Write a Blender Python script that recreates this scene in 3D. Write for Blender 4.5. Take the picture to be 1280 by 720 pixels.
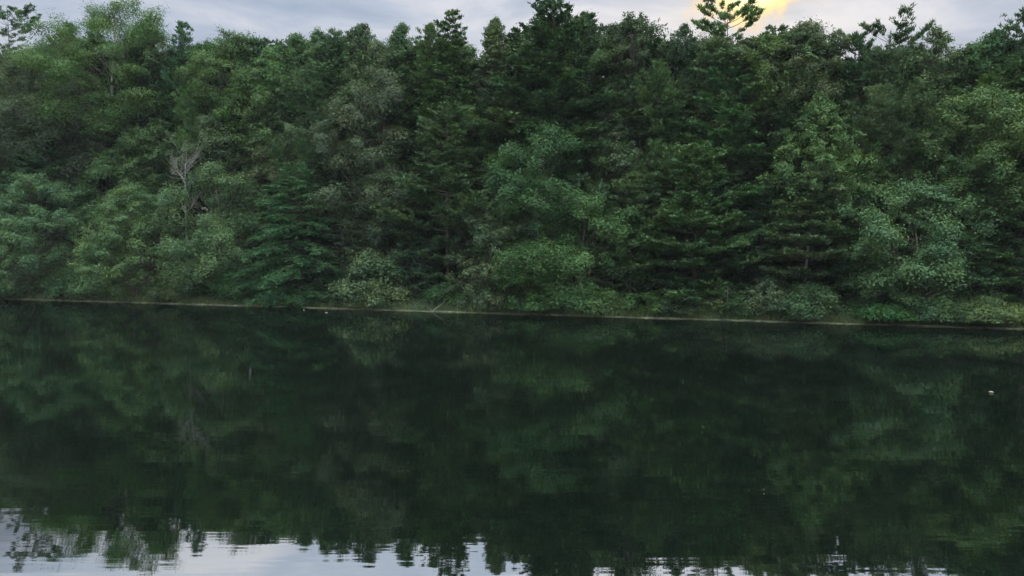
import bpy, math, zlib
import numpy as np
from mathutils import Vector

for o in list(bpy.data.objects):
    bpy.data.objects.remove(o)
SC = bpy.context.scene
COL = SC.collection
R = math.radians

# ------------------------------------------------------------------ camera
F_PX, CAM_H, HORIZON = 931.0, 5.0, 300.0
PITCH = math.atan((360.0 - HORIZON) / F_PX)
cam = bpy.data.cameras.new('camera')
cam_o = bpy.data.objects.new('camera', cam)
COL.objects.link(cam_o)
cam.sensor_width = 36.0
cam.lens = 36.0 * F_PX / 1280.0
cam.clip_start = 0.1
cam.clip_end = 3000.0
cam_o.location = (0, 0, CAM_H)
cam_o.rotation_euler = (R(90) - PITCH, 0, 0)
SC.camera = cam_o

def ray(px, py):
    """view direction (not normalised) through a photograph pixel"""
    a, b = (px - 640.0) / F_PX, (360.0 - py) / F_PX
    c, s = math.cos(PITCH), math.sin(PITCH)
    return np.array([a, c + b * s, -s + b * c])

# ------------------------------------------------------------------ world
SUN_DIR = ray(930, 42)
SUN_DIR = SUN_DIR / np.linalg.norm(SUN_DIR)
SUN_EL = math.asin(SUN_DIR[2])
SUN_AZ = math.atan2(SUN_DIR[0], SUN_DIR[1])          # clockwise from +Y
w = bpy.data.worlds.new('World')
SC.world = w
w.use_nodes = True
nt = w.node_tree
nt.nodes.clear()
def nd(t, tree=None, **kw):
    n = (tree or nt).nodes.new(t)
    for k, v in kw.items():
        setattr(n, k, v)
    return n
def lk(a, b, tree=None):
    (tree or nt).links.new(a, b)
def math_node(tree, op, a, b=None, clamp=False):
    n = tree.nodes.new('ShaderNodeMath'); n.operation = op; n.use_clamp = clamp
    for i, v in enumerate((a, b)):
        if v is None: continue
        if isinstance(v, (int, float)): n.inputs[i].default_value = v
        else: tree.links.new(v, n.inputs[i])
    return n.outputs[0]
def ramp(tree, fac, stops, interp='LINEAR'):
    n = tree.nodes.new('ShaderNodeValToRGB')
    n.color_ramp.interpolation = interp
    el = n.color_ramp.elements
    while len(el) < len(stops): el.new(0.5)
    for e, (p, c) in zip(el, stops):
        e.position = p
        e.color = (*c, 1) if len(c) == 3 else c
    tree.links.new(fac, n.inputs[0])
    return n.outputs[0]
def mixc(tree, fac, a, b, mode='MIX'):
    n = tree.nodes.new('ShaderNodeMix'); n.data_type = 'RGBA'; n.blend_type = mode
    for i, v in ((0, fac), (6, a), (7, b)):
        if isinstance(v, (int, float)): n.inputs[i].default_value = v
        elif isinstance(v, tuple): n.inputs[i].default_value = (*v, 1)
        else: tree.links.new(v, n.inputs[i])
    return n.outputs[2]

out = nd('ShaderNodeOutputWorld')
bg = nd('ShaderNodeBackground')
sky = nd('ShaderNodeTexSky')
sky.sky_type = 'NISHITA'
sky.sun_disc = False
sky.sun_elevation = SUN_EL
sky.sun_rotation = SUN_AZ
sky.air_density = 1.0
sky.dust_density = 2.0
tc = nd('ShaderNodeTexCoord')
gen = tc.outputs['Generated']
sep = nd('ShaderNodeSeparateXYZ'); lk(gen, sep.inputs[0])
# cloud sheet: stretched noise over the view direction
mp = nd('ShaderNodeMapping'); mp.inputs['Scale'].default_value = (1.0, 1.0, 3.2)
mp.inputs['Rotation'].default_value = (0.15, 0.25, 0.0)
lk(gen, mp.inputs[0])
n1 = nd('ShaderNodeTexNoise'); n1.inputs['Scale'].default_value = 4.6; n1.inputs['Detail'].default_value = 9
n1.inputs['Roughness'].default_value = 0.55; n1.inputs['Distortion'].default_value = 0.4
lk(mp.outputs[0], n1.inputs['Vector'])
cloud = ramp(nt, n1.outputs['Fac'], [(0.36, (2.45, 3.0, 3.9)), (0.48, (3.2, 3.65, 4.5)), (0.62, (4.6, 4.75, 5.25))])
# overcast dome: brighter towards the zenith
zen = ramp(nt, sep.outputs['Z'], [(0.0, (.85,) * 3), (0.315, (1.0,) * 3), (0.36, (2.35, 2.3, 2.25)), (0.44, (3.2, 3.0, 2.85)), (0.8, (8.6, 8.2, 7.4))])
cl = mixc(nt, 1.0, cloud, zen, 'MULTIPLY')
# added fill: unseen sky behind the camera brightened to light the tree fronts
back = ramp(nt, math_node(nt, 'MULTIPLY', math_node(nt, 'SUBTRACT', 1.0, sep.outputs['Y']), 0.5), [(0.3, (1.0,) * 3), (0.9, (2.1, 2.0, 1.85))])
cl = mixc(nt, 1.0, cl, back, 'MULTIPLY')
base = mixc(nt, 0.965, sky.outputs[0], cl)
# the gap in the cloud through which the low sun glows
ctr = ray(943, -12); ctr = ctr / np.linalg.norm(ctr)
rt = np.cross(ctr, [0, 0, 1.0]); rt = rt / np.linalg.norm(rt)
up = np.cross(rt, ctr)
def vdot(v):
    n = nd('ShaderNodeVectorMath', operation='DOT_PRODUCT')
    lk(gen, n.inputs[0]); n.inputs[1].default_value = tuple(v)
    return n.outputs['Value']
n2 = nd('ShaderNodeTexNoise'); n2.inputs['Scale'].default_value = 26; n2.inputs['Detail'].default_value = 6
n2.inputs['Roughness'].default_value = 0.55
lk(gen, n2.inputs['Vector'])
nz = math_node(nt, 'SUBTRACT', n2.outputs['Fac'], 0.5)
ax = math_node(nt, 'ADD', vdot(rt), math_node(nt, 'MULTIPLY', vdot(up), -0.45))
ax = math_node(nt, 'DIVIDE', ax, 0.064)
ay = math_node(nt, 'DIVIDE', vdot(up), 0.037)
d2 = math_node(nt, 'SQRT', math_node(nt, 'ADD', math_node(nt, 'MULTIPLY', ax, ax), math_node(nt, 'MULTIPLY', ay, ay)))
d2 = math_node(nt, 'ADD', d2, math_node(nt, 'MULTIPLY', nz, 1.7))
front = math_node(nt, 'GREATER_THAN', vdot(ctr), 0.0)
d2 = math_node(nt, 'ADD', d2, math_node(nt, 'MULTIPLY', math_node(nt, 'SUBTRACT', 1.0, front), 50.0))
halo = ramp(nt, math_node(nt, 'DIVIDE', d2, 3.4, True), [(0.25, (1,) * 3), (0.55, (.28,) * 3), (1.0, (0,) * 3)], 'EASE')
base = mixc(nt, math_node(nt, 'MULTIPLY', halo, 0.24), base, (5.4, 4.7, 3.7))
core = ramp(nt, math_node(nt, 'DIVIDE', d2, 1.5, True), [(0.44, (1,) * 3), (0.82, (0,) * 3)], 'EASE')
gold = ramp(nt, math_node(nt, 'DIVIDE', d2, 1.5, True), [(0.2, (10.5, 9.4, 5.8)), (0.5, (8.8, 6.6, 2.9)), (0.78, (6.8, 4.7, 3.0))])
base = mixc(nt, core, base, gold)
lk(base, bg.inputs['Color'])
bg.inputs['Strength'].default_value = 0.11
lk(bg.outputs[0], out.inputs[0])

# ------------------------------------------------------------------ sun behind thin cloud
sl = bpy.data.lights.new('sun', 'SUN')
sl.energy = 0.5
sl.angle = R(10)
sl.color = (1.0, 0.86, 0.62)
so = bpy.data.objects.new('sun', sl)
COL.objects.link(so)
so.rotation_euler = Vector(-SUN_DIR).to_track_quat('-Z', 'Y').to_euler()

SC.view_settings.view_transform = 'Standard'
SC.view_settings.look = 'None'
SC.view_settings.exposure = 0.42
SC.view_settings.gamma = 1.0
SC.view_settings.use_curve_mapping = False
cy = SC.cycles
cy.max_bounces = 5
cy.diffuse_bounces = 3
cy.glossy_bounces = 3
cy.transmission_bounces = 3
cy.transparent_max_bounces = 4
cy.caustics_reflective = False
cy.caustics_refractive = False
cy.use_denoising = True

# ------------------------------------------------------------------ materials
def material(name):
    m = bpy.data.materials.new(name)
    m.use_nodes = True
    m.node_tree.nodes.clear()
    return m, m.node_tree
def finish(t, shader):
    o = t.nodes.new('ShaderNodeOutputMaterial')
    t.links.new(shader, o.inputs['Surface'])

def leaf_material(name, transl, spec, rnd, warm):
    m, t = material(name)
    oi = t.nodes.new('ShaderNodeObjectInfo')
    geo = t.nodes.new('ShaderNodeNewGeometry')
    co = t.nodes.new('ShaderNodeTexCoord')
    no = t.nodes.new('ShaderNodeTexNoise')
    no.inputs['Scale'].default_value = 0.55; no.inputs['Detail'].default_value = 3
    t.links.new(co.outputs['Object'], no.inputs['Vector'])
    # each leaf its own tone, each bough a slightly different one
    v = math_node(t, 'ADD', math_node(t, 'MULTIPLY', geo.outputs['Random Per Island'], rnd), 1.0 - rnd * .5)
    v2 = math_node(t, 'ADD', math_node(t, 'MULTIPLY', no.outputs['Fac'], 1.0), 0.5)
    v = math_node(t, 'MULTIPLY', v, v2)
    c = mixc(t, 1.0, oi.outputs['Color'], v, 'MULTIPLY')
    hue = ramp(t, no.outputs['Fac'], [(0.35, (0.82, 1.0, 1.1)), (0.65, (1.0 + warm * .6, 1.0, 0.88))])
    c = mixc(t, 1.0, c, hue, 'MULTIPLY')
    p = t.nodes.new('ShaderNodeBsdfPrincipled')
    t.links.new(c, p.inputs['Base Color'])
    p.inputs['Roughness'].default_value = 0.65
    p.inputs['Specular IOR Level'].default_value = spec
    tr = t.nodes.new('ShaderNodeBsdfTranslucent')
    c2 = mixc(t, 1.0, c, (1.5, 1.35, 0.5), 'MULTIPLY')
    t.links.new(c2, tr.inputs['Color'])
    mx = t.nodes.new('ShaderNodeMixShader'); mx.inputs[0].default_value = transl
    t.links.new(p.outputs[0], mx.inputs[1]); t.links.new(tr.outputs[0], mx.inputs[2])
    finish(t, mx.outputs[0])
    return m
M_LEAF = leaf_material('broad leaf', 0.22, 0.15, 0.5, 0.15)
M_NEEDLE = leaf_material('needle', 0.2, 0.12, 0.45, 0.12)
M_GRASS = leaf_material('grass blade', 0.25, 0.25, 0.8, 0.3)

def noisy(name, stops, scale, rough=0.9, detail=6, stretch=(1, 1, 1), bump=0.0):
    m, t = material(name)
    co = t.nodes.new('ShaderNodeTexCoord')
    ma = t.nodes.new('ShaderNodeMapping'); ma.inputs['Scale'].default_value = stretch
    t.links.new(co.outputs['Object'], ma.inputs[0])
    no = t.nodes.new('ShaderNodeTexNoise')
    no.inputs['Scale'].default_value = scale; no.inputs['Detail'].default_value = detail
    no.inputs['Roughness'].default_value = 0.65
    t.links.new(ma.outputs[0], no.inputs['Vector'])
    p = t.nodes.new('ShaderNodeBsdfPrincipled')
    t.links.new(ramp(t, no.outputs['Fac'], stops), p.inputs['Base Color'])
    p.inputs['Roughness'].default_value = rough
    p.inputs['Specular IOR Level'].default_value = 0.2
    if bump:
        b = t.nodes.new('ShaderNodeBump'); b.inputs['Strength'].default_value = bump
        b.inputs['Distance'].default_value = 0.05
        t.links.new(no.outputs['Fac'], b.inputs['Height']); t.links.new(b.outputs[0], p.inputs['Normal'])
    finish(t, p.outputs[0])
    return m
M_BARK = noisy('bark', [(0.3, (.03, .026, .02)), (0.7, (.09, .08, .065))], 5, stretch=(1, 1, .2), bump=.5)
M_PALEBARK = noisy('pale bark', [(0.3, (.075, .072, .064)), (0.7, (.18, .17, .15))], 4, stretch=(1, 1, .25), bump=.4)
M_DEAD = noisy('weathered dead wood', [(0.3, (.09, .09, .085)), (0.7, (.20, .20, .185))], 6, stretch=(1, 1, .2))
M_GROUND = noisy('leaf litter and soil', [(0.3, (.014, .018, .010)), (0.5, (.026, .032, .016)), (0.7, (.04, .04, .022))], 1.3, bump=.6)
M_MUD = noisy('pale dried mud edge', [(0.38, (.016, .024, .013)), (0.56, (.07, .08, .045)), (0.74, (.13, .135, .085))], 1.7, detail=8)
M_FLOAT = noisy('floating leaf', [(0.3, (.34, .31, .22)), (0.7, (.52, .48, .38))], 9)

# ------------------------------------------------------------------ mesh helpers
class MB:
    """collects vertices and faces, then links them as ONE mesh object"""
    def __init__(self):
        self.v, self.f3, self.f4, self.n = [], [], [], 0
    def add(self, v, f):
        v = np.asarray(v, np.float32).reshape(-1, 3); f = np.asarray(f, np.int64)
        (self.f3 if f.shape[1] == 3 else self.f4).append(f + self.n)
        self.v.append(v); self.n += len(v)
    def mesh(self, name):
        v = np.concatenate(self.v)
        f3 = np.concatenate(self.f3) if self.f3 else np.zeros((0, 3), np.int64)
        f4 = np.concatenate(self.f4) if self.f4 else np.zeros((0, 4), np.int64)
        me = bpy.data.meshes.new(name)
        me.vertices.add(len(v)); me.vertices.foreach_set('co', v.ravel())
        nl = f3.size + f4.size
        me.loops.add(nl); me.loops.foreach_set('vertex_index', np.concatenate([f3.ravel(), f4.ravel()]).astype(np.int32))
        me.polygons.add(len(f3) + len(f4))
        st = np.concatenate([np.arange(len(f3)) * 3, f3.size + np.arange(len(f4)) * 4]).astype(np.int32)
        me.polygons.foreach_set('loop_start', st)
        me.update(calc_edges=True)
        return me
    def build(self, name, mat, parent=None, smooth=False):
        me = self.mesh(name)
        me.materials.append(mat)
        if smooth: me.polygons.foreach_set('use_smooth', np.ones(len(me.polygons), bool))
        o = bpy.data.objects.new(name, me); COL.objects.link(o)
        if parent is not None: o.parent = parent
        return o

def norm(a):
    return a / np.maximum(np.linalg.norm(a, axis=-1, keepdims=True), 1e-9)

def tubes(mb, P, Rr, S=5):
    """P: (B,K,3) centre lines, Rr: (B,K) radii"""
    P = np.asarray(P, float); Rr = np.asarray(Rr, float)
    B, K, _ = P.shape
    T = norm(np.gradient(P, axis=1))
    ref = np.where(np.abs(T[..., 2:3]) > .9, np.array([1.0, 0, 0]), np.array([0, 0, 1.0]))
    n = norm(np.cross(T, ref)); b = np.cross(T, n)
    a = np.arange(S) * 2 * math.pi / S
    V = P[:, :, None] + Rr[:, :, None, None] * (np.cos(a)[:, None] * n[:, :, None] + np.sin(a)[:, None] * b[:, :, None])
    i = np.arange(B)[:, None, None] * K * S; k = np.arange(K - 1)[None, :, None] * S; s = np.arange(S)[None, None]
    s2 = (s + 1) % S
    f = np.stack([i + k + s, i + k + s2, i + k + S + s2, i + k + S + s], -1).reshape(-1, 4)
    mb.add(V, f)

def leaves(mb, c, nrm, length, width, rng, droop=0.0):
    """kite shaped leaves: centres c, normals nrm"""
    n = len(c)
    t = rng.normal(size=(n, 3)); t[:, 2] -= droop
    t = norm(t - (t * nrm).sum(1, keepdims=True) * nrm)
    b = np.cross(nrm, t)
    L = (length * rng.uniform(.65, 1.25, n))[:, None]; W = (width * rng.uniform(.7, 1.2, n))[:, None]
    fold = nrm * W * .25
    V = np.stack([c - t * L * .5, c + b * W * .5 + fold, c + t * L * .5, c - b * W * .5 + fold], 1)
    mb.add(V, np.arange(n * 4).reshape(n, 4))

def needles(mb, c, d, length, width, rng, flat=0.0):
    n = len(c)
    d = norm(d)
    s = norm(np.cross(d, rng.normal(size=(n, 3)) * (1 - flat) + np.array([0, 0, flat * 1.6])))
    L = (length * rng.uniform(.6, 1.2, n))[:, None]; W = (width * rng.uniform(.7, 1.3, n))[:, None]
    V = np.stack([c - s * W * .5, c + s * W * .5, c + d * L], 1)
    mb.add(V, np.arange(n * 3).reshape(n, 3))

# ------------------------------------------------------------------ tree builders: (trunk MB, crown MB)
def axis_curve(H, rng, lean, wander, K=10):
    t = np.linspace(0, 1, K)
    ph = rng.uniform(0, 6.28, 2); am = rng.uniform(.4, 1, 2) * wander
    x = lean[0] * t * H + am[0] * np.sin(t * 5 + ph[0]) * t
    y = lean[1] * t * H + am[1] * np.sin(t * 4 + ph[1]) * t
    x -= x[0]; y -= y[0]
    return np.stack([x, y, t * H], 1)
def at_height(ax, z):
    return np.stack([np.interp(z, ax[:, 2], ax[:, 0]), np.interp(z, ax[:, 2], ax[:, 1]), z], -1)

def broadleaf(H, W, cb, rng, leaf=.2, dens=1.0, open_=0.0, lean=(0, 0), clump=.11, tm=.42, sharp=.5, flat=.62, bare=0.0, spike=.12, low=.45, hang=.2, **_):
    tr, cr = MB(), MB()
    ax = axis_curve(H, rng, lean, W * .05)
    z0 = cb * H; hc = H - z0
    rb = .011 * H + .03
    k = np.linspace(0, 1, 12)
    top = .86 + bare * .1
    P = at_height(ax, k * H * top)
    tubes(tr, P[None], (rb * (1 - k) ** .8 * .85 + rb * .12 + rb * .7 * np.exp(-k * 26))[None], 8)
    ncl = int(np.clip((W * hc + .6 * W * W) / (clump * W) ** 2 * .62 * (1 - .35 * open_), 60, 260))
    # crown envelope with lobes
    la = rng.uniform(0, 6.28, 7); lt = rng.uniform(.05, .95, 7); lam = rng.uniform(-.5, .42, 7)
    t = rng.uniform(.0, 1.0, ncl); az = rng.uniform(0, 6.283, ncl)
    prof = np.where(t < tm, low + (1 - low) * np.sin(np.clip(t / tm, 0, 1) * 1.5708), np.clip(1 - ((t - tm) / (1 - tm)) ** 2, 0, 1) ** sharp)
    lob = np.ones(ncl)
    for a, b, c in zip(la, lt, lam):
        lob += c * np.exp(-((t - b) / .22) ** 2) * np.exp(-(1 - np.cos(az - a)) * 2.2)
    rf = rng.uniform(0, 1, ncl) ** .42
    rc = clump * W * rng.uniform(.65, 1.3, ncl) * (1 - .25 * t)
    rc = np.maximum(rc, .3)
    rad = np.clip(rf * W * .5 * prof * lob - rc * .45, 0, None)
    C = at_height(ax, z0 + t * (hc - rc * .6))
    C[:, 0] += rad * np.cos(az); C[:, 1] += rad * np.sin(az)
    # boughs to the clumps
    zs = np.clip(C[:, 2] - rad * rng.uniform(.35, 1.0, ncl) - .06 * H, .22 * cb * H + .1 * H, H * .84)
    zs = np.minimum(zs, C[:, 2] + .3)
    A = at_height(ax, zs)
    s = np.linspace(0, 1, 6)[None, :, None]
    mid = (A + C) * .5 + rng.normal(size=C.shape) * .05 * W + np.array([0, 0, .05]) * rad[:, None]
    Q = A[:, None] * (1 - s) ** 2 + 2 * mid[:, None] * s * (1 - s) + C[:, None] * s ** 2
    ln = np.linalg.norm(C - A, axis=1)
    r0 = np.clip(.0055 * ln + .005, .007, rb * .3)
    tubes(tr, Q, r0[:, None] * (1 - .8 * s[:, :, 0]), 5)
    # leaves
    area = 4 * np.pi * rc ** 2 * flat
    cnt = np.maximum((area / (leaf * leaf * .55) * 1.05 * dens).astype(int), 20)
    idx = np.repeat(np.arange(ncl), cnt)
    N = len(idx)
    d = rng.normal(size=(N, 3)); d[:, 2] += .35; d = norm(d)
    # each clump has a few sprays that reach out of it
    sp = norm(rng.normal(size=(ncl, 4, 3)) + np.array([0, 0, .3]))
    dots = np.einsum('nk,njk->nj', d, sp[idx]).max(1)
    out_ = 1 + np.clip(dots - .72, 0, 1) * 2.6 * rng.uniform(.2, 1, N)
    rr = rng.uniform(0, 1, N) ** .38 * out_
    loose = rng.uniform(0, 1, N) < .16
    rr = np.where(loose, np.minimum(rr * rng.uniform(1.0, 1.9, N), 1.5), rr)
    rr = np.minimum(rr, 1.75)
    an = np.exp(rng.normal(size=(ncl, 3)) * .26) * np.array([1, 1, flat])
    tilt = rng.normal(size=(ncl, 2)) * .28
    off = d * (rc[idx] * rr)[:, None] * an[idx]
    off[:, 2] += off[:, 0] * tilt[idx, 0] + off[:, 1] * tilt[idx, 1]
    pos = C[idx] + off
    pos[:, 2] -= hang * (rr * rc[idx]) ** 2 * .25
    ok = pos[:, 2] > .05
    # twig sprouts at the outline
    nrm = norm(d * .75 + np.array([0, 0, .5]) + rng.normal(size=(N, 3)) * .33)
    leaves(cr, pos[ok], nrm[ok], leaf * 1.15 * rng.uniform(.6, 1.3, ok.sum()), leaf * .72, rng, .5)
    ns = int(ncl * spike * 8)
    if ns:
        j = rng.integers(0, ncl, ns)
        dd = norm(rng.normal(size=(ns, 3)) + np.array([0, 0, .9]))
        L = rc[j] * rng.uniform(1.2, 1.9, ns)
        q = rng.uniform(.5, 1, (ns, 12, 1))
        pts = C[j][:, None] + dd[:, None] * L[:, None, None] * q * np.array([1, 1, .8]) + rng.normal(size=(ns, 12, 3)) * leaf * .35
        pts = pts.reshape(-1, 3); pts = pts[pts[:, 2] > .05]
        leaves(cr, pts, norm(rng.normal(size=pts.shape) + np.array([0, 0, .6])), leaf, leaf * .65, rng)
    return tr, cr

def conifer(H, W, cb, rng, step=.85, nb=6, rise=.12, up=.25, sub=.34, nl=.27, nw=.06, per=8, unit=.19, shape='cone', jag=.3, lean=(0, 0), gap=0.0, upn=.45, bare=0.0, stub=True, dens=1.0, plate=.4, vert=.45, tip=.75, **_):
    tr, cr = MB(), MB()
    ax = axis_curve(H, rng, lean, .12)
    rb = .0095 * H + .04
    k = np.linspace(0, 1, 12)
    tubes(tr, at_height(ax, k * H * .985)[None], (rb * (1 - k) + .012 + rb * .5 * np.exp(-k * 28))[None], 8)
    z0 = cb * H
    zs = []
    z = z0
    while z < H - .25:
        f = (z - z0) / (H - z0)
        zs.append(z); z += step * (1 - .55 * f) * rng.uniform(.75, 1.25)
    S0, AZ, LN, EL = [], [], [], []
    wob = rng.uniform(0, 6.28, 4)
    for z in zs:
        f = (z - z0) / max(H - z0, .01)
        if shape == 'cone': pr = (1 - f) ** .62 * min(1, .72 + f * 1.4)
        elif shape == 'column': pr = (1 - f ** 2.6) ** .8 * (.78 + .22 * math.sin(9 * f + wob[0]))
        elif shape == 'flat': pr = (1 - f ** 3.5) ** .7 * (.55 + .45 * f) * (.8 + .3 * math.sin(7 * f + wob[1]))
        else: pr = (1 - f) ** .55 * (.75 + .25 * math.sin(11 * f + wob[2]))
        m = max(3, int(round(nb * rng.uniform(.75, 1.2) * (1 - .3 * f))))
        a0 = rng.uniform(0, 6.28)
        for i in range(m):
            if rng.uniform() < gap: continue
            L = W * .5 * pr * (1 + rng.normal() * jag * .6)
            L = max(L, .22 + .1 * (1 - f))
            S0.append(z + rng.normal() * step * .08); AZ.append(a0 + i * 6.283 / m + rng.normal() * .2)
            LN.append(min(L, W * .62)); EL.append(rise + (tip * f ** 2.2) + rng.normal() * .055)
    S0, AZ, LN, EL = map(np.array, (S0, AZ, LN, EL))
    B = len(S0)
    A = at_height(ax, S0)
    h = np.stack([np.cos(AZ), np.sin(AZ), np.zeros(B)], 1)
    def on(b, s):
        """point on branch b at s, and its direction"""
        L = LN[b]
        z = L * (EL[b] * s + (up * s ** 2 if up >= 0 else up * s ** 1.6))
        p = A[b] + h[b] * (L * s)[:, None]; p[:, 2] += z
        d = h[b].copy(); d[:, 2] = EL[b] + 2 * up * s
        return p, norm(d)
    s6 = np.linspace(0, 1, 6)
    pts = np.stack([on(np.arange(B), np.full(B, s))[0] for s in s6], 1)
    r0 = np.clip(.011 * LN + .006, .008, rb * .5)
    tubes(tr, pts, r0[:, None] * (1 - .85 * s6), 4)
    if stub and cb > .08:          # dead stubs below the live crown
        m = int(cb * H * 2.2)
        zz = rng.uniform(.08 * H, z0, m); aa = rng.uniform(0, 6.28, m); ll = rng.uniform(.3, 1.2, m)
        a = at_height(ax, zz)
        e = a + np.stack([np.cos(aa) * ll, np.sin(aa) * ll, ll * rng.uniform(-.5, .3, m)], 1)
        tubes(tr, np.stack([a, (a + e) / 2 + [0, 0, .05], e], 1), np.stack([np.full(m, .016), np.full(m, .011), np.full(m, .004)], 1), 4)
    # branchlets in the plane of each bough
    ns = np.maximum((LN / .19 * dens).astype(int), 5)
    b = np.repeat(np.arange(B), ns)
    s = bare + (1 - bare) * rng.uniform(.12, 1.0, len(b)) ** .8
    p, d = on(b, s)
    side = np.where(rng.uniform(size=len(b)) < .5, -1, 1)
    lat = np.stack([-np.sin(AZ[b]), np.cos(AZ[b]), np.zeros(len(b))], 1) * side[:, None]
    bd = norm(d * .75 + lat * rng.uniform(.4, 1.1, len(b))[:, None] + rng.normal(size=(len(b), 3)) * [.12, .12, .1])
    bl = sub * LN[b] * (1.05 - .75 * s) * rng.uniform(.6, 1.3, len(b)) + .12
    nu = np.maximum((bl / unit).astype(int), 1) + 1
    q = np.repeat(np.arange(len(b)), nu)
    w_ = rng.uniform(0.05, 1, len(q))
    U = p[q] + bd[q] * (bl[q] * w_)[:, None]
    U[:, 2] += (up * .35 if up >= 0 else up * .7) * bl[q] * w_ ** 2
    D = bd[q]
    n = len(q) * per
    c = np.repeat(U, per, 0) + rng.normal(size=(n, 3)) * unit * np.array([.45, .45, .22])
    dd = np.repeat(D, per, 0) * .7 + rng.normal(size=(n, 3)) * np.array([.6, .6, vert]) + np.array([0, 0, upn])
    pad = rng.uniform(0, 1, n) < plate
    needles(cr, c[~pad], dd[~pad] + np.array([0, 0, .25]), nl, nw, rng)
    dp = norm(dd[pad]); sd = norm(np.cross(dp, np.array([0, 0, 1.0]) + rng.normal(size=dp.shape) * .35))
    L = nl * rng.uniform(.6, 1.15, len(dp))[:, None]; Wd = nw * 1.5 * rng.uniform(.7, 1.3, len(dp))[:, None]
    cp = c[pad]
    V = np.stack([cp - dp * L * .45, cp + sd * Wd * .5, cp + dp * L * .55, cp - sd * Wd * .5], 1)
    cr.add(V, np.arange(len(dp) * 4).reshape(-1, 4))
    # leader
    m = 60
    c = at_height(ax, H - rng.uniform(0, .9, m)); needles(cr, c, rng.normal(size=(m, 3)) * .6 + [0, 0, .6], nl, nw, rng)
    return tr, cr

def snag(H, W, rng, **_):
    tr, br = MB(), MB()
    ax = axis_curve(H, rng, (.02, 0), .2)
    k = np.linspace(0, 1, 10)
    tubes(tr, at_height(ax, k * H * .8)[None], (.085 * (1 - k) + .02)[None], 7)
    def fork(p, d, L, r, depth):
        s = np.linspace(0, 1, 6)[:, None]
        bend = rng.normal(size=3) * .18 * L; bend[2] += .12 * L
        Q = p + d * L * s + bend * s ** 2 * .6
        tubes(br, Q[None], (r * (1 - .6 * s[:, 0]))[None], 5)
        if depth == 0: return
        for _ in range(rng.integers(2, 5)):
            i = rng.integers(2, 6)
            nd_ = d + rng.normal(size=3) * .55; nd_[2] += .25
            nd_ /= np.linalg.norm(nd_)
            fork(Q[i], nd_, L * rng.uniform(.5, .75), r * .58, depth - 1)
    for i in range(15):
        z = H * rng.uniform(.48, .82); a = i * 2.4 + rng.uniform(-.3, .3)
        d = np.array([math.cos(a) * .8, math.sin(a) * .8, rng.uniform(.35, 1.3)]); d /= np.linalg.norm(d)
        fork(at_height(ax, np.array(z)), d, W * rng.uniform(.3, .5), .030, 3)
    return tr, br

# ------------------------------------------------------------------ terrain
def ground_point(px, py):
    d = ray(px, py); return np.array([0, 0, CAM_H]) + d * (-CAM_H / d[2])
_a, _b = ground_point(0, 373.5), ground_point(1280, 411.5)
SLOPE = (_b[1] - _a[1]) / (_b[0] - _a[0]); A0 = _a[1] - SLOPE * _a[0]
_n = math.hypot(1, SLOPE); NX, NY = -SLOPE / _n, 1 / _n      # away from the lake
TX, TY = NY, -NX                                              # along the shore
def inland(x, y): return x * NX + (y - A0) * NY
def smooth(t): t = np.clip(t, 0, 1); return t * t * (3 - 2 * t)
def ground_z(x, y):
    x = np.asarray(x, float); y = np.asarray(y, float)
    u = inland(x, y)
    hill = .05 + .27 * smooth((4 - x) / 55)
    far = .38 * smooth(u / .9) + hill * np.clip(u - 2.5, 0, 45) + .25 * np.sin(x * .31) * np.sin(y * .27) * smooth((u - 3) / 8)
    bed = -2.6 * smooth(-u / 9)
    near = -2.6 + 6.0 * smooth((9 - y) / 8)
    return np.where(u > 0, far, np.maximum(bed, near))

us = np.concatenate([np.linspace(-420, -70, 12), np.linspace(-64, -10, 40), np.linspace(-9, 3, 49), np.linspace(3.6, 60, 70), np.linspace(66, 420, 14)])
ss = np.concatenate([np.linspace(-420, -110, 12), np.linspace(-104, 84, 150), np.linspace(90, 420, 12)])
UU, SS = np.meshgrid(us, ss, indexing='ij')
GX = SS * TX + UU * NX; GY = A0 + SS * TY + UU * NY
GZ = ground_z(GX, GY)
nu_, ns_ = UU.shape
ii = np.arange(nu_ - 1)[:, None] * ns_ + np.arange(ns_ - 1)[None]
mb = MB(); mb.add(np.stack([GX, GY, GZ], -1), np.stack([ii, ii + 1, ii + ns_ + 1, ii + ns_], -1).reshape(-1, 4)[:, ::-1])
g = mb.build('ground', M_GROUND, smooth=True); g['kind'] = 'structure'

# ------------------------------------------------------------------ thin evening haze in the air
mh, t = material('haze')
pv = t.nodes.new('ShaderNodeVolumePrincipled')
pv.inputs['Color'].default_value = (.86, .92, 1.0, 1)
pv.inputs['Density'].default_value = 0.00011
oh = t.nodes.new('ShaderNodeOutputMaterial'); t.links.new(pv.outputs[0], oh.inputs['Volume'])
hx, hy, z0_, z1_ = 640.0, 640.0, -4.2, 40.0
mb = MB(); mb.add([(x, y, z) for z in (z0_, z1_) for x, y in ((-hx, -hy), (hx, -hy), (hx, hy), (-hx, hy))],
                  [[3, 2, 1, 0], [4, 5, 6, 7], [0, 1, 5, 4], [1, 2, 6, 5], [2, 3, 7, 6], [3, 0, 4, 7]])
hz = mb.build('haze', mh); hz['kind'] = 'stuff'; hz['label'] = 'thin evening haze in the air over the lake'; hz['category'] = 'haze'

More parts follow.
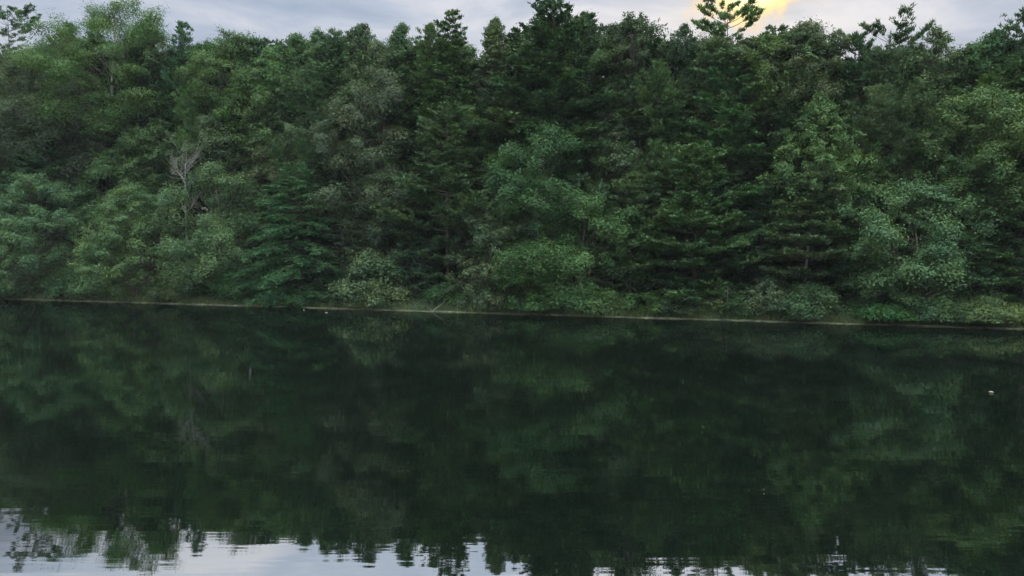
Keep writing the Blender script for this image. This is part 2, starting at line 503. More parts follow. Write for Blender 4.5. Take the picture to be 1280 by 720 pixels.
# ------------------------------------------------------------------ lake
mw, t = material('lake water')
co = t.nodes.new('ShaderNodeTexCoord')
def wave(scale, stretch, detail, rough=.5, rot=0.0):
    ma = t.nodes.new('ShaderNodeMapping'); ma.inputs['Scale'].default_value = stretch; ma.inputs['Rotation'].default_value = (0, 0, rot)
    t.links.new(co.outputs['Object'], ma.inputs[0])
    no = t.nodes.new('ShaderNodeTexNoise'); no.inputs['Scale'].default_value = scale; no.inputs['Detail'].default_value = detail
    no.inputs['Roughness'].default_value = rough; no.inputs['Distortion'].default_value = .3
    t.links.new(ma.outputs[0], no.inputs['Vector'])
    return no.outputs['Fac']
hgt = math_node(t, 'ADD', math_node(t, 'MULTIPLY', wave(1.0, (.35, 3.0, 1), 2, .4, .03), .0021),
                math_node(t, 'MULTIPLY', wave(1.0, (.16, .5, 1), 1, .4, -.1), .0018))
hgt = math_node(t, 'ADD', hgt, math_node(t, 'MULTIPLY', wave(1.0, (2.4, 12.0, 1), 1, .5, .02), .00016))
bp = t.nodes.new('ShaderNodeBump'); bp.inputs['Strength'].default_value = 1.0; bp.inputs['Distance'].default_value = 0.8
t.links.new(hgt, bp.inputs['Height'])
gl = t.nodes.new('ShaderNodeBsdfGlossy'); gl.inputs['Roughness'].default_value = 0.02
gl.inputs['Color'].default_value = (.76, .79, .80, 1)
t.links.new(bp.outputs[0], gl.inputs['Normal'])
df = t.nodes.new('ShaderNodeBsdfDiffuse'); df.inputs['Color'].default_value = (.0018, .0038, .0024, 1)
fr = t.nodes.new('ShaderNodeFresnel'); fr.inputs['IOR'].default_value = 1.9
t.links.new(bp.outputs[0], fr.inputs['Normal'])
fac = math_node(t, 'ADD', math_node(t, 'MULTIPLY', fr.outputs[0], .34), .34, True)
mx = t.nodes.new('ShaderNodeMixShader')
t.links.new(fac, mx.inputs[0]); t.links.new(df.outputs[0], mx.inputs[1]); t.links.new(gl.outputs[0], mx.inputs[2])
finish(t, mx.outputs[0])
def lake_pt(s, u): return (s * TX + u * NX, A0 + s * TY + u * NY, 0.0)
mb = MB(); mb.add([lake_pt(-420, -400), lake_pt(420, -400), lake_pt(420, .15), lake_pt(-420, .15)], [[0, 1, 2, 3]])
wa = mb.build('lake_water', mw); wa['kind'] = 'structure'

# pale dried edge along the waterline
rng = np.random.default_rng(5)
K = 1400
sx = np.linspace(-75, 60, K)
hh = .055 + .03 * np.sin(sx * 1.7) * np.sin(sx * .43) + rng.normal(size=K) * .014
uo = -.06 + .05 * np.sin(sx * .6) + rng.normal(size=K) * .015
prof = [(-.16, -.05), (-.12, .5), (0., 1.0), (.22, .95), (.5, -.3)]
V = np.array([[(s * TX + (u0 + du) * NX, A0 + s * TY + (u0 + du) * NY, h * k) for du, k in prof] for s, h, u0 in zip(sx, hh, uo)])
i0 = np.arange(K - 1)[:, None] * 5 + np.arange(4)[None]
mb = MB(); mb.add(V, np.stack([i0, i0 + 5, i0 + 6, i0 + 1], -1).reshape(-1, 4))
e = mb.build('shore', M_MUD); e['kind'] = 'structure'

# ------------------------------------------------------------------ trees
def locate(px, u):
    """ground position in direction px, u metres inland of the waterline"""
    d = ray(px, 330.0); k = d[0] / d[1]
    y = (A0 + u * _n) / (1 - SLOPE * k)
    return np.array([y * k, y])
def seed_of(s): return np.random.default_rng(zlib.crc32(s.encode()))
def root(name, loc, label, cat, group=None, rz=0.0):
    o = bpy.data.objects.new(name, None); COL.objects.link(o)
    o.empty_display_size = .5
    o.location = loc; o.rotation_euler = (0, 0, rz)
    o['label'] = label; o['category'] = cat
    if group: o['group'] = group
    return o

GREEN = dict(mid=(.042, .090, .040), bright=(.068, .135, .055), olive=(.062, .105, .038), grey=(.060, .094, .056), brown=(.054, .079, .048),
             blue=(.040, .088, .056), dark=(.036, .070, .040), pine=(.052, .098, .046), lime=(.088, .15, .05), soft=(.060, .098, .056), yellow=(.064, .116, .042))
_m = np.array(GREEN['mid'])
GREEN = {k: tuple((np.array(v) * .85 + _m * .15 * (np.array(v).sum() / _m.sum()) ** .8) * .86 * np.array([.96, 1.0, .98])) for k, v in GREEN.items()}
STYLE = {
 # broad-leaved
 'oak':    ('B', dict(clump=.115, leaf=.135, tm=.45, flat=.72, spike=.08)),
 'round':  ('B', dict(clump=.10, leaf=.135, tm=.45, flat=.65)),
 'airy':   ('B', dict(clump=.085, leaf=.14, open_=.35, dens=.9, tm=.5, spike=.3, bare=.6)),
 'tall':   ('B', dict(clump=.12, leaf=.14, tm=.35, sharp=.65, flat=.75, spike=.2)),
 'spray':  ('B', dict(clump=.075, leaf=.125, tm=.4, flat=.6, spike=.3, low=.85, hang=.8, sharp=.6)),
 'layer':  ('B', dict(clump=.10, leaf=.135, tm=.35, flat=.42, low=.8, spike=.12, sharp=.6, hang=.4)),
 'shrub':  ('B', dict(clump=.13, leaf=.12, tm=.3, low=.9, flat=.7, spike=.9, sharp=.8, dens=.8)),
 # conifers
 'pine':   ('C', dict()),
 'tiers':  ('C', dict(step=1.0, nb=6, rise=.0, up=.18, sub=.42, upn=.2, shape='cone', jag=.3, plate=.7, vert=.2, nl=.24, nw=.075, dens=1.7, tip=.35)),
 'crown':  ('C', dict(step=.85, nb=7, dens=1.5, rise=.15, up=.35, shape='flat', jag=.4, gap=.08, bare=.3, unit=.17, per=10, upn=.5, sub=.5, tip=.35)),
 'column': ('C', dict(step=.7, nb=7, rise=.1, up=.3, shape='column', jag=.35, upn=.5)),
 'feather':('C', dict(step=.5, nb=6, rise=.45, up=.45, sub=.34, upn=.5, shape='ogive', nl=.24, nw=.06, dens=1.4)),
 'hemlock':('C', dict(step=.42, nb=6, rise=.05, up=-.28, sub=.42, nl=.16, nw=.06, per=6, unit=.16, upn=.0, shape='cone', jag=.25, dens=.8, plate=.7, vert=.25)),
}
def make_tree(style, H, W, cb, rng, **kw):
    kind, prm = STYLE[style]
    prm = {**prm, **kw}
    return (broadleaf if kind == 'B' else conifer)(H, W, cb, rng, **prm)
CATEGORY = {'B': ('broadleaf_tree', 'broadleaf tree'), 'C': ('conifer_tree', 'conifer')}
NAME = {'pine': ('pine_tree', 'pine tree'), 'tiers': ('pine_tree', 'pine tree'), 'crown': ('pine_tree', 'pine tree'), 'column': ('pine_tree', 'pine tree'),
        'feather': ('pine_tree', 'pine tree'), 'hemlock': ('hemlock_tree', 'hemlock'), 'shrub': ('shrub', 'shrub')}

#  style, x, y top, y bottom of the crown, width (photograph pixels), metres inland, colour, label, extra
TREES = [
 # --- skyline
 ('crown', 24, 13, 84, 50, 34, 'pine', 'tall open pine with tufted flat top against the cloud, standing apart on the hill', dict(bare=.4, gap=.2, jag=.5, nl=.2, dens=1.1)),
 ('pine', -22, 60, 200, 70, 30, 'dark', 'dark pine beside the open flat-topped pine, half out of the picture', {}),
 ('crown', 98, 33, 95, 34, 38, 'dark', 'small dark pine tip beside the tallest yellow-green broadleaf', {}),
 ('airy', 150, -2, 160, 150, 30, 'olive', 'tall yellow-green broadleaf with sky gaps and a pale forked trunk', dict(pale=1)),
 ('pine', 236, 29, 150, 44, 36, 'blue', 'dark blue-green pine top behind the tall gappy broadleaf', {}),
 ('round', 300, 40, 150, 100, 27, 'olive', 'broad olive crown on the skyline beside the blue-green pine top', dict(spike=.3)),
 ('airy', 264, 52, 140, 48, 33, 'mid', 'small airy treetop between the blue-green pine and the olive crown', {}),
 ('oak', 65, 58, 200, 110, 26, 'brown', 'dull brownish oak under the small dark pine tip', {}),
 ('round', 348, 58, 150, 66, 22, 'yellow', 'yellow-tipped round broadleaf below the skyline', {}),
 ('oak', 372, 43, 130, 44, 26, 'mid', 'small dome-shaped treetop beside the yellow-tipped broadleaf', {}),
 ('tall', 403, 37, 140, 44, 24, 'soft', 'narrow pale green treetop next to the dome-shaped one', {}),
 ('pine', 424, 36, 140, 46, 23, 'pine', 'slim spiky pine tip in the low part of the skyline', {}),
 ('airy', 456, 31, 150, 56, 22, 'mid', 'thin treetop full of sky gaps beside the slim spiky pine', {}),
 ('tall', 503, 30, 150, 56, 21, 'mid', 'rounded narrow treetop just before the tall twin-tipped pine', {}),
 ('round', 480, 52, 150, 60, 19, 'soft', 'soft green crown tucked between two airy treetops', {}),
 ('tiers', 566, 12, 300, 96, 13, 'pine', 'tall dense pine with a tufted tip standing above the grey-brown oak', dict(step=.8)),
 ('pine', 540, 33, 150, 60, 17, 'pine', 'second tip leaning close against the tall dense pine', {}),
 ('airy', 621, 24, 130, 38, 22, 'olive', 'slender see-through treetop alone in the dip between two tall pines', {}),
 ('round', 612, 66, 150, 56, 18, 'brown', 'brownish crown filling the dip between the two tall pines', {}),
 ('tiers', 692, -14, 250, 134, 13, 'dark', 'tallest dark pine with a ragged pointed top reaching the picture edge', dict(jag=.4, step=.8)),
 ('pine', 736, 18, 120, 34, 17, 'dark', 'thin spiky pine beside the tallest dark pine', {}),
 ('airy', 790, 18, 140, 92, 20, 'dark', 'dark broad skyline tree with many small sky gaps', {}),
 ('oak', 852, 33, 110, 38, 19, 'dark', 'small round dark treetop beside the pine in the glow', dict(spike=.3)),
 ('crown', 905, 8, 70, 66, 15, 'olive', 'bare-stemmed pine with sparse tufts standing against the golden glow', dict(gap=.3, step=.7, bare=.4, jag=.5, dens=1.2, per=12, nl=.21, rise=.08, tip=.45, sub=.46)),
 ('round', 955, 45, 150, 70, 14, 'olive', 'small olive crown right under the golden gap in the clouds', dict(spike=.3)),
 ('oak', 998, 29, 150, 96, 14, 'brown', 'brownish-green oak top beside the golden gap in the clouds', dict(spike=.25)),
 ('pine', 1066, 44, 140, 52, 14, 'dark', 'dark pine with upswept boughs at the low point of the skyline', {}),
 ('crown', 1103, 40, 110, 66, 14, 'dark', 'flat-topped pine with fan-like tufts against the cloud', {}),
 ('airy', 1157, 36, 150, 52, 14, 'grey', 'spiky thin treetop with bare twigs sticking up into the cloud', dict(dens=.6)),
 ('airy', 1206, 56, 150, 56, 14, 'mid', 'low gappy treetop beside the spiky one with bare twigs', {}),
 ('airy', 1236, 38, 140, 44, 13, 'mid', 'small tuft-topped tree next to the dark pine at the picture edge', {}),
 ('column', 1272, 14, 200, 66, 12, 'dark', 'tall dark pine rising at the end of the skyline', {}),
 # --- second row
 ('oak', 46, 92, 200, 96, 20, 'grey', 'grey-green rounded oak under the open flat-topped pine', {}),
 ('round', 4, 140, 260, 70, 14, 'yellow', 'yellow-green bushy tree cut by the picture edge', {}),
 ('oak', 110, 128, 240, 90, 17, 'brown', 'dark purplish-brown tree in the shaded hollow', dict(dark=.45)),  # crown colour darkened to stand in for the shade of the recess
 ('feather', 252, 101, 200, 62, 17, 'bright', 'bright cone-shaped young pine in the middle of the slope', {}),
 ('round', 301, 107, 200, 48, 16, 'lime', 'lime-green young tree beside the bright cone-shaped pine', dict(spike=.3)),
 ('round', 336, 124, 220, 66, 14, 'bright', 'bright green tree between the lime-green one and the feathery pine', dict(flat=.45)),
 ('feather', 398, 84, 250, 100, 15, 'pine', 'wide feathery pine with upswept fans', {}),
 ('round', 200, 150, 250, 80, 16, 'mid', 'green bushy crown below the pale forked trunk', {}),
 ('layer', 155, 178, 300, 108, 11, 'mid', 'dark green tree with flat leafy shelves above the light shore trees', {}),
 ('tiers', 64, 170, 300, 92, 9, 'blue', 'blue-green conical conifer with drooping tiers', dict(step=.7, rise=-.08)),
 ('hemlock', 205, 215, 330, 60, 9, 'dark', 'small dark hemlock with layered boughs under the dead tree', {}),
 ('oak', 279, 144, 250, 88, 12, 'grey', 'greyish oak crown just behind the dead tree', {}),
 ('oak', 344, 165, 300, 70, 12, 'grey', 'dull grey-green crown between the greyish oak and the pale-tipped hemlock', {}),
 ('oak', 398, 140, 330, 92, 11, 'brown', 'brown-tinged oak below the wide feathery pine', {}),
 ('oak', 487, 88, 330, 150, 9, 'brown', 'very large grey-brown oak with many rounded clumps', dict(clump=.085)),
 ('oak', 445, 100, 280, 70, 12, 'grey', 'grey shoulder crown leaning on the very large grey-brown oak', {}),
 ('tiers', 545, 92, 260, 70, 11, 'mid', 'fresh green layered pine beside the very large grey-brown oak', {}),
 ('tiers', 560, 128, 350, 130, 5.5, 'pine', 'old pine with broad shelf-like boughs in the middle of the wood', dict(step=1.1, nb=6, shape='column')),
 ('tiers', 640, 110, 300, 110, 9, 'pine', 'pine with drooping dark boughs behind the spreading oak', {}),
 ('tiers', 700, 130, 280, 110, 10, 'dark', 'dark pine under the tallest ragged-topped pine', {}),
 ('spray', 770, 138, 300, 104, 9, 'soft', 'fine-leaved soft green tree with a pale bent branch', dict(leaf=.15)),
 ('round', 757, 96, 210, 66, 14, 'dark', 'dark glossy crown behind the fine-leaved soft green tree', {}),
 ('feather', 822, 80, 270, 100, 11, 'yellow', 'feathery yellow-green pine below the small round dark treetop', {}),
 ('tiers', 902, 56, 300, 112, 10, 'pine', 'wide dusky pine beneath the bare-stemmed one in the glow', {}),
 ('feather', 985, 92, 230, 66, 10, 'soft', 'pale soft pine tip below the brownish-green oak top', {}),
 ('feather', 1096, 74, 260, 116, 10, 'soft', 'broad soft-needled pine dome below the flat-topped pine', {}),
 ('spray', 1023, 116, 280, 106, 7, 'yellow', 'yellow-green tree with a pointed top in front of the soft-needled pine', dict(sharp=.9, tm=.25)),
 ('tiers', 1066, 180, 340, 110, 7, 'mid', 'mid-green shelf-boughed pine behind the pale-trunked young pine', {}),
 ('tiers', 1232, 78, 240, 120, 10, 'pine', 'pine with long level boughs above the light-clumped oak', {}),
 ('tiers', 1160, 92, 260, 70, 11, 'dark', 'dark pine showing sky chinks beside the soft-needled pine dome', dict(gap=.2)),
 ('oak', 1226, 110, 270, 118, 7, 'olive', 'broad oak with light rounded clumps and a pale curved limb', dict(clump=.095)),
 ('oak', 1172, 150, 280, 80, 8, 'mid', 'smaller oak beside the broad light-clumped one', {}),
 # --- front rows at the water
 ('oak', 274, 205, 372, 126, 4, 'grey', 'big grey-green rounded tree beside the dead tree, hanging over the shore', dict(clump=.1)),
 ('spray', 48, 218, 372, 130, 3.5, 'soft', 'light green willowy tree drooping to the water', dict(hang=.9)),
 ('spray', 165, 228, 374, 106, 3, 'soft', 'light green shore tree with fine hanging sprays', dict(hang=.8)),
 ('spray', -12, 250, 372, 80, 4.5, 'soft', 'pale green shore tree cut off by the picture edge', {}),
 ('hemlock', 372, 203, 380, 132, 3.3, 'blue', 'conical hemlock with pale yellowish tips and dense drooping sprays', dict(step=.5, dens=1.3)),
 ('hemlock', 428, 250, 384, 80, 4, 'dark', 'narrow hemlock wedged between the conical one and the old pine', {}),
 ('spray', 612, 238, 388, 108, 3, 'soft', 'drooping green tree beside the old pine, low over the water', {}),
 ('oak', 682, 158, 330, 142, 6, 'dark', 'spreading dull green oak with pale crooked limbs showing', dict(clump=.085, pale=2, open_=.4)),
 ('round', 727, 238, 388, 150, 3, 'mid', 'broad leafy tree overhanging the water below the crooked-limbed oak', dict(low=.9, spike=.25)),
 ('spray', 655, 300, 390, 100, 2.5, 'mid', 'low leafy tree spreading over the water at the foot of the oak', {}),
 ('tiers', 868, 182, 388, 158, 3.4, 'mid', 'wide pine with long stacked boughs turned up at the ends', dict(step=.75, nb=9, jag=.22, shape='ogive')),
 ('tiers', 790, 215, 370, 110, 4.6, 'pine', 'darker pine with stacked boughs beside the wide one', dict(step=.7)),
 ('tiers', 1003, 214, 392, 104, 3, 'soft', 'young pine with a pale bare trunk and light green shelves', dict(step=.95, nb=9, gap=.04, lean=(.09, 0), pale=1, shape='ogive', cbx=.27, jag=.35, dens=1.9)),
 ('spray', 962, 345, 402, 70, 2, 'soft', 'small drooping tree at the foot of the pale-trunked young pine', {}),
 ('round', 1142, 228, 398, 178, 3.2, 'soft', 'large light green maple-like tree with an uneven sprouting top', dict(clump=.08, spike=.4, open_=.3)),
 ('hemlock', 1215, 205, 395, 100, 6, 'dark', 'very dark hemlock in the deep shade behind the low mound of bushes', {}),
 ('tiers', 1282, 235, 380, 76, 4, 'dark', 'dark layered pine cut off at the end of the bank', {}),
 ('hemlock', 1100, 215, 380, 100, 6, 'dark', 'dark hemlock hidden behind the large light green tree', {}),
 ('tiers', 950, 240, 390, 70, 6, 'dark', 'dark narrow pine between the stacked-bough pine and the pale-trunked one', {}),
 ('round', 520, 290, 385, 70, 4.5, 'dark', 'dark bushy tree behind the fresh green shore bush', {}),
 # --- bushes on the bank
 ('shrub', 462, 316, 384, 88, 1.4, 'soft', 'fresh green leafy bush at the water between the hemlock and the old pine', dict(leaf=.17)),
 ('shrub', 292, 338, 378, 54, 1.8, 'mid', 'round bush under the big grey-green tree', {}),
 ('shrub', 215, 352, 376, 46, 1.4, 'grey', 'greyish low bush at the foot of the fine-sprayed shore tree', {}),
 ('shrub', 100, 345, 374, 60, 1.5, 'dark', 'dark low bush between the two light green shore trees', {}),
 ('shrub', 560, 356, 386, 50, 1.6, 'dark', 'dark bush above the fallen branch', {}),
 ('shrub', 815, 368, 396, 40, 1.2, 'yellow', 'small yellow-green bush beside the reeds', {}),
 ('shrub', 852, 372, 398, 50, 1.0, 'grey', 'dusty grey-green bush in the middle of the low bank', {}),
 ('shrub', 888, 366, 400, 46, 1.2, 'yellow', 'yellow-green bush next to the thin pale stake', {}),
 ('shrub', 925, 372, 402, 50, 1.2, 'mid', 'green bush past the thin pale stake', {}),
 ('shrub', 1012, 356, 404, 84, .9, 'mid', 'ragged bush hiding the foot of the pale-trunked young pine', {}),
 ('shrub', 1110, 382, 408, 70, 1.1, 'mid', 'low green bush under the large light green tree', {}),
 ('shrub', 1190, 386, 409, 50, 1.0, 'mid', 'flat green end of the bushy mound by the water', {}),
 ('shrub', 1236, 377, 411, 76, 1.2, 'yellow', 'sunlit-looking low mound of bushes near the end of the bank', {}),
 ('shrub', 1285, 388, 412, 50, 1.2, 'mid', 'grassy-looking bush at the very end of the bank', {}),
 ('shrub', 750, 366, 394, 46, 1.6, 'dark', 'dark bush beside the tall reeds', {}),
 ('shrub', 20, 340, 372, 60, 1.6, 'dark', 'dark bush under the willowy tree', {}),
 ('shrub', 680, 368, 392, 60, 1.6, 'mid', 'low leafy bush under the overhanging broad tree', {}),
]
protos = {}
def deep(u): return float(np.interp(u, [0, 2.4, 2.5, 4.6, 10, 40], [0, 2.0, 1.4, 3.0, 6.6, 9.8]))
def plant(style, x, yt, yb, wpx, u, col, label, kw):
    rng = seed_of(label)
    kw = dict(kw)
    u = deep(u)
    p = locate(x, u)
    gz = float(ground_z(p[0], p[1])) - .05
    d = ray(x, yt); k = p[1] / d[1]
    H = CAM_H + d[2] * k - gz
    db = ray(x, yb); zb = CAM_H + db[2] * p[1] / db[1] - gz
    W = wpx / F_PX * math.hypot(*p) * (1.22 if STYLE[style][0] == 'C' else 1.15)
    cb = float(np.clip(kw.pop('cbx', zb / H), .02, .8))
    if u > 18: kw.setdefault('leaf', .17); kw.setdefault('nw', .065); kw.setdefault('nl', .3)
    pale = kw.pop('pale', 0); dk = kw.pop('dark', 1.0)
    tr, cr = make_tree(style, H, W, cb, rng, **kw)
    kind = STYLE[style][0]
    name, cat = NAME.get(style, CATEGORY[kind])
    o = root(name, (p[0], p[1], gz), label, cat)
    if style != 'shrub':
        t_ = tr.build('trunk', M_PALEBARK if pale else M_BARK, o, True)
        if pale == 1:           # smooth pale stem, darker boughs
            t_.data.materials.append(M_BARK)
            mi = np.ones(len(t_.data.polygons), np.int32); mi[:88] = 0
            t_.data.polygons.foreach_set('material_index', mi)
    else: tr.build('stems', M_BARK, o, True)
    c = cr.build('crown', M_LEAF if kind == 'B' else M_NEEDLE, o)
    j = rng.uniform(.88, 1.12, 3)
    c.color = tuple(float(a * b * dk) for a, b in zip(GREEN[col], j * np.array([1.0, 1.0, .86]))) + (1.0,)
    protos.setdefault(style, []).append((o, H, W, cr.n))
for a in TREES:
    plant(*a)

# dead tree
def plant_snag():
    label = 'bare grey dead tree with forked branches among the green crowns'
    p = locate(233, 3.4); gz = float(ground_z(*p)) - .05
    d = ray(233, 164); H = CAM_H + d[2] * p[1] / d[1] - gz
    tr, br = snag(H, 48 / F_PX * p[1], seed_of('dead'))
    o = root('dead_tree', (p[0], p[1], gz), label, 'dead tree')
    tr.build('trunk', M_DEAD, o, True); br.build('crown', M_DEAD, o, True)
plant_snag()

# ------------------------------------------------------------------ trees hidden deep in the wood: copies of the ones above
SKY = np.array([(t[1], t[2], deep(t[5])) for t in TREES[:32]]); SKY = SKY[np.argsort(SKY[:, 0])]
rng = np.random.default_rng(11)
pool = [q for s in ('pine', 'tiers', 'tiers', 'column', 'round', 'hemlock') for q in protos[s] if q[1] > 7]
RIDGE = np.array([(-60, 66), (0, 66), (60, 66), (85, 56), (100, 52), (130, 40), (190, 42), (215, 62), (262, 55), (300, 42), (345, 50), (380, 44), (440, 44), (480, 46),
    (530, 46), (580, 54), (600, 74), (640, 62), (655, 30), (720, 34), (745, 52), (765, 44), (825, 50), (850, 60), (880, 52), (940, 50), (960, 44), (1010, 40), (1045, 78),
    (1070, 62), (1130, 64), (1160, 76), (1200, 70), (1240, 58), (1280, 45), (1340, 40)], float)
fill = []
for ku, du, n, lo, span in ((.7, 0, 12, 130, 70), (.85, 0, 16, 75, 60), (1, 1.0, 52, 3, 13), (1, 2.6, 46, -1, 16), (1, 6, 24, 0, 18), (1, 7, 30, 130, 90), (1, 11, 24, 190, 60)):
    for i in range(n):
        x = -60 + 1400 * (i + rng.uniform(0, 1)) / n
        su = np.interp(x, SKY[:, 0], SKY[:, 2])
        if du == 6 and x > 620: continue
        if lo > 100 and du and x < 420: continue
        yt = np.interp(x, RIDGE[:, 0], RIDGE[:, 1])
        yt += lo - np.interp(x, [0, 300, 560, 700], [7, 1, 4, 17]) * np.interp(yt, [50, 64], [1, .4]) + rng.uniform(0, span)
        fill.append((x, max(su * ku, 6.2) + du + rng.uniform(-.7, .7), yt))
fill += [(1284, 9.0, 190), (1318, 8.5, 170), (1300, 12.0, 230), (941, 9.5, 235), (930, 12.0, 215), (985, 10.5, 240)]
n_tall = len(fill)
for x in list(np.linspace(1360, 1900, 12)) + list(np.linspace(-420, -75, 8)):      # the wood goes on past the picture
    fill += [(x, rng.uniform(2.5, 4), rng.uniform(120, 200)), (x + 20, rng.uniform(7, 11), rng.uniform(40, 80))]
n_tall = len(fill)
low_pool = [q for s_ in ('shrub', 'round', 'spray') for q in protos[s_] if q[1] < 8]
for u_, n_, y0 in ((3.4, 40, 362), (4.8, 44, 345), (6.6, 44, 318), (8.6, 40, 285)):
    for i in range(n_):
        fill.append((-60 + 1400 * (i + rng.uniform(0, 1)) / n_, u_ + rng.uniform(-.6, .6), y0 + rng.uniform(-10, 30)))
for i_, (x, u, yt) in enumerate(fill):
    low = i_ >= n_tall
    p = locate(x, u); gz = float(ground_z(*p)) - .05
    d = ray(x, yt); H = CAM_H + d[2] * p[1] / d[1] - gz
    if H < (1.0 if low else 3.5): continue
    W = rng.uniform(.9, 1.3) * H if low else rng.uniform(.36, .48) * H
    best = min(((low_pool if low else pool)[i] for i in rng.integers(0, len(low_pool if low else pool), 5)), key=lambda q: abs(math.log((q[1] / q[2]) / (H / W))))
    src, h0, w0, _n0 = best
    o = src.copy(); COL.objects.link(o)
    o['label'] = 'shadowed forest tree mostly hidden behind the trees nearer the water'
    o['group'] = 'shadowed trees deep in the wood'
    if yt < 75:
        o['label'] = 'plain green treetop closing the gaps between the taller trees along the skyline'
        o['group'] = 'plain treetops along the skyline'
    if low:
        o.name = 'undergrowth_bush'; o['category'] = 'bush'
        o['label'] = 'low dark bush in the shade under the front trees'; o['group'] = 'shaded bushes under the trees'
    o.location = (p[0], p[1], gz); o.rotation_euler = (0, 0, rng.uniform(0, 6.28))
    sz = H / h0; sw = float(np.clip(W / w0, sz * .7, sz * 1.4))
    o.scale = (sw, sw, sz)
    tone = rng.uniform(.75, .95)  # copies get a darker crown colour, standing in for shade in the wood
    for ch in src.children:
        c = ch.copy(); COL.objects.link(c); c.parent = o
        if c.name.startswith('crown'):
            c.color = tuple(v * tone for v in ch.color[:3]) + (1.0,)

# ------------------------------------------------------------------ bank vegetation
rng = np.random.default_rng(21)
mb = MB()
n = 34000
x = rng.uniform(-80, 1360, n)
dens = .6 + .4 * np.exp(-((x - 840) / 110) ** 2) + .5 * np.exp(-((x - 320) / 30) ** 2) + .4 * np.exp(-((x - 580) / 50) ** 2) + .35 * np.exp(-((x - 1180) / 110) ** 2)
x = x[rng.uniform(0, 1, n) < dens]; n = len(x)
u = np.abs(rng.normal(size=n)) * .8 + .06
kk = np.array([ray(a, 330)[0] / ray(a, 330)[1] for a in x])
yy = (A0 + u * _n) / (1 - SLOPE * kk); xx = yy * kk
c = np.stack([xx, yy, ground_z(xx, yy) - .02], 1)
dd = rng.normal(size=(n, 3)) * .32 + [0, 0, 1]
hl = rng.uniform(.2, .62, n) * (1 + .5 * np.exp(-((x - 840) / 100) ** 2))
needles(mb, c, dd, hl, .03, rng)
gr = mb.build('grass', M_GRASS); gr.color = (.062, .100, .042, 1)
gr['kind'] = 'stuff'; gr['label'] = 'thin grass and weeds along the water edge'; gr['category'] = 'grass'

def reed_clump(px, hgt, n, label, w=.5):
    rng = seed_of(label)
    p = locate(px, .1); o = root('reeds', (p[0], p[1], 0.0), label, 'reeds')
    mb = MB()
    b = np.stack([rng.normal(size=n) * w, rng.normal(size=n) * .12, np.full(n, -.1)], 1)
    h = hgt * rng.uniform(.6, 1.1, n)
    ln = rng.normal(size=(n, 2)) * .1
    s = np.linspace(0, 1, 5)
    P = b[:, None] + np.stack([ln[:, :1] * s ** 2 * h[:, None], ln[:, 1:] * s ** 2 * h[:, None], s * h[:, None]], -1)
    tubes(mb, P, .016 * (1 - .8 * s)[None].repeat(n, 0), 3)
    r = mb.build('blades', M_GRASS, o); r.color = (.12, .17, .06, 1)
reed_clump(778, 1.35, 46, 'tall thin green reeds standing at the waterline', .75)
reed_clump(330, .9, 30, 'short pale reeds at the foot of the conical hemlock', .6)
reed_clump(590, .7, 40, 'low light reeds beside the fallen branch', .8)

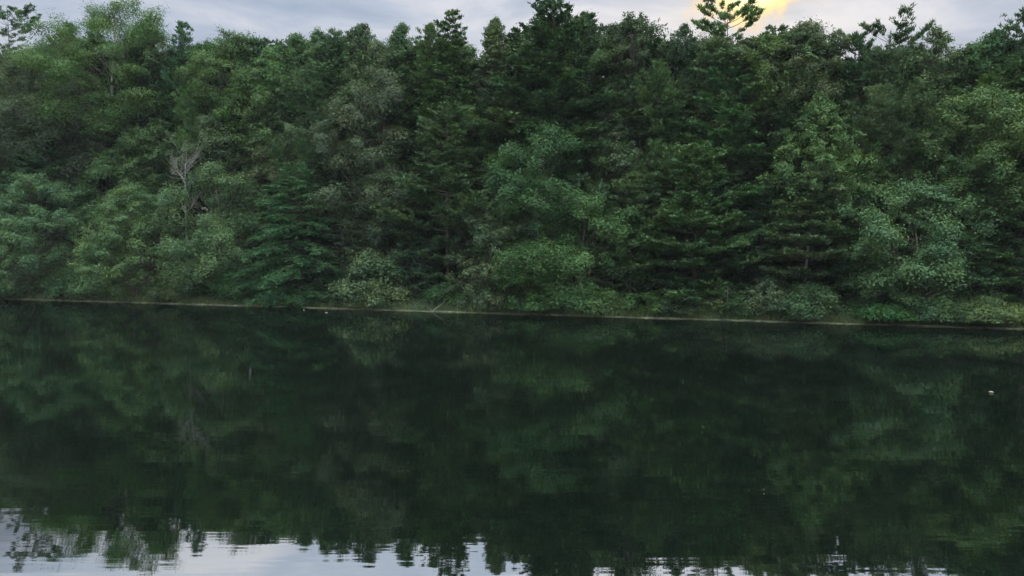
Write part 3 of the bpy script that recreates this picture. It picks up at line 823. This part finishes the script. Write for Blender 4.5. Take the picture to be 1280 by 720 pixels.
# thin pale stake, fallen branch, dead twig, floating leaf
p = locate(909, .5); o = root('stake', (p[0], p[1], .1), 'thin pale stake standing upright in the bank grass', 'stake')
mb = MB(); s = np.linspace(0, 1, 5)[:, None]
tubes(mb, (np.array([[0, 0, 0]]) + np.array([[.06, 0, 1.95]]) * s)[None], np.full((1, 5), .022), 6)
mb.build('pole', M_PALEBARK, o, True)
def branch(px, u, pts, r, label, twigs):
    p = locate(px, u); o = root('fallen_branch', (p[0], p[1], .05), label, 'branch')
    mb = MB(); P = np.array(pts, float)
    s = np.linspace(0, 1, len(P)); q = np.linspace(0, 1, 14)
    Q = np.stack([np.interp(q, s, P[:, i]) for i in range(3)], 1)
    Q[1:-1] = (Q[:-2] + Q[1:-1] + Q[2:]) / 3
    tubes(mb, Q[None], (r * (1 - .75 * q))[None], 7)
    for t in twigs:
        t = np.array(t, float)
        tubes(mb, t[None], (r * .4 * np.linspace(1, .3, len(t)))[None], 5)
    mb.build('limb', M_PALEBARK, o, True)
branch(540, .0, [(0, -.15, -.1), (.2, -.1, .15), (.45, 0, .32), (.8, .15, .55), (.95, .2, .85), (1.25, .3, 1.0)], .035,
       'forked grey fallen branch lying from the bank into the water', [[(0, -.1, 0), (-.3, 0, .25), (-.42, 0, .5)], [(.45, 0, .32), (.5, -.1, .6)]])
branch(432, .0, [(0, -.1, -.1), (.1, 0, .2), (.25, .05, .42), (.22, .05, .7)], .022,
       'small grey dead twig sticking up at the edge of the hemlock', [[(.1, 0, .2), (-.25, 0, .4)], [(.25, .05, .42), (.5, 0, .55)]])
def floating(px, py, size, label):
    p = ground_point(px, py); rng = seed_of(label)
    o = bpy.data.objects.new('floating_leaf', None)
    mb = MB(); a = np.linspace(0, 6.283, 11)[:-1]
    rr = size * (1 + .25 * np.cos(2 * a) + rng.normal(size=10) * .06)
    rim = np.stack([rr * np.cos(a) * 1.5, rr * np.sin(a), .03 + .02 * np.abs(np.sin(a))], 1)
    V = np.concatenate([[[0, 0, .012]], rim, rim - [0, 0, .012], [[0, 0, 0]]])
    i = np.arange(10); j = (i + 1) % 10
    mb.add(V, np.concatenate([np.stack([i * 0, i + 1, j + 1], 1), np.stack([i * 0 + 21, j + 11, i + 11], 1), np.stack([i + 1, i + 11, j + 1], 1), np.stack([j + 1, i + 11, j + 11], 1)]))
    o = mb.build('floating_leaf', M_FLOAT); o.location = (p[0], p[1], .0); o.rotation_euler = (0, 0, rng.uniform(0, 6))
    o['label'] = label; o['category'] = 'leaf'
floating(1239, 491, .04, 'pale curled leaf floating alone in the dark reflection')
floating(380, 388, .05, 'pale speck of leaf floating below the conical hemlock')
floating(408, 391, .05, 'pale speck of leaf floating below the small dead twig')
print('TREES', len(TREES), 'FILL', len(fill), 'verts', sum(q[3] for v in protos.values() for q in v))
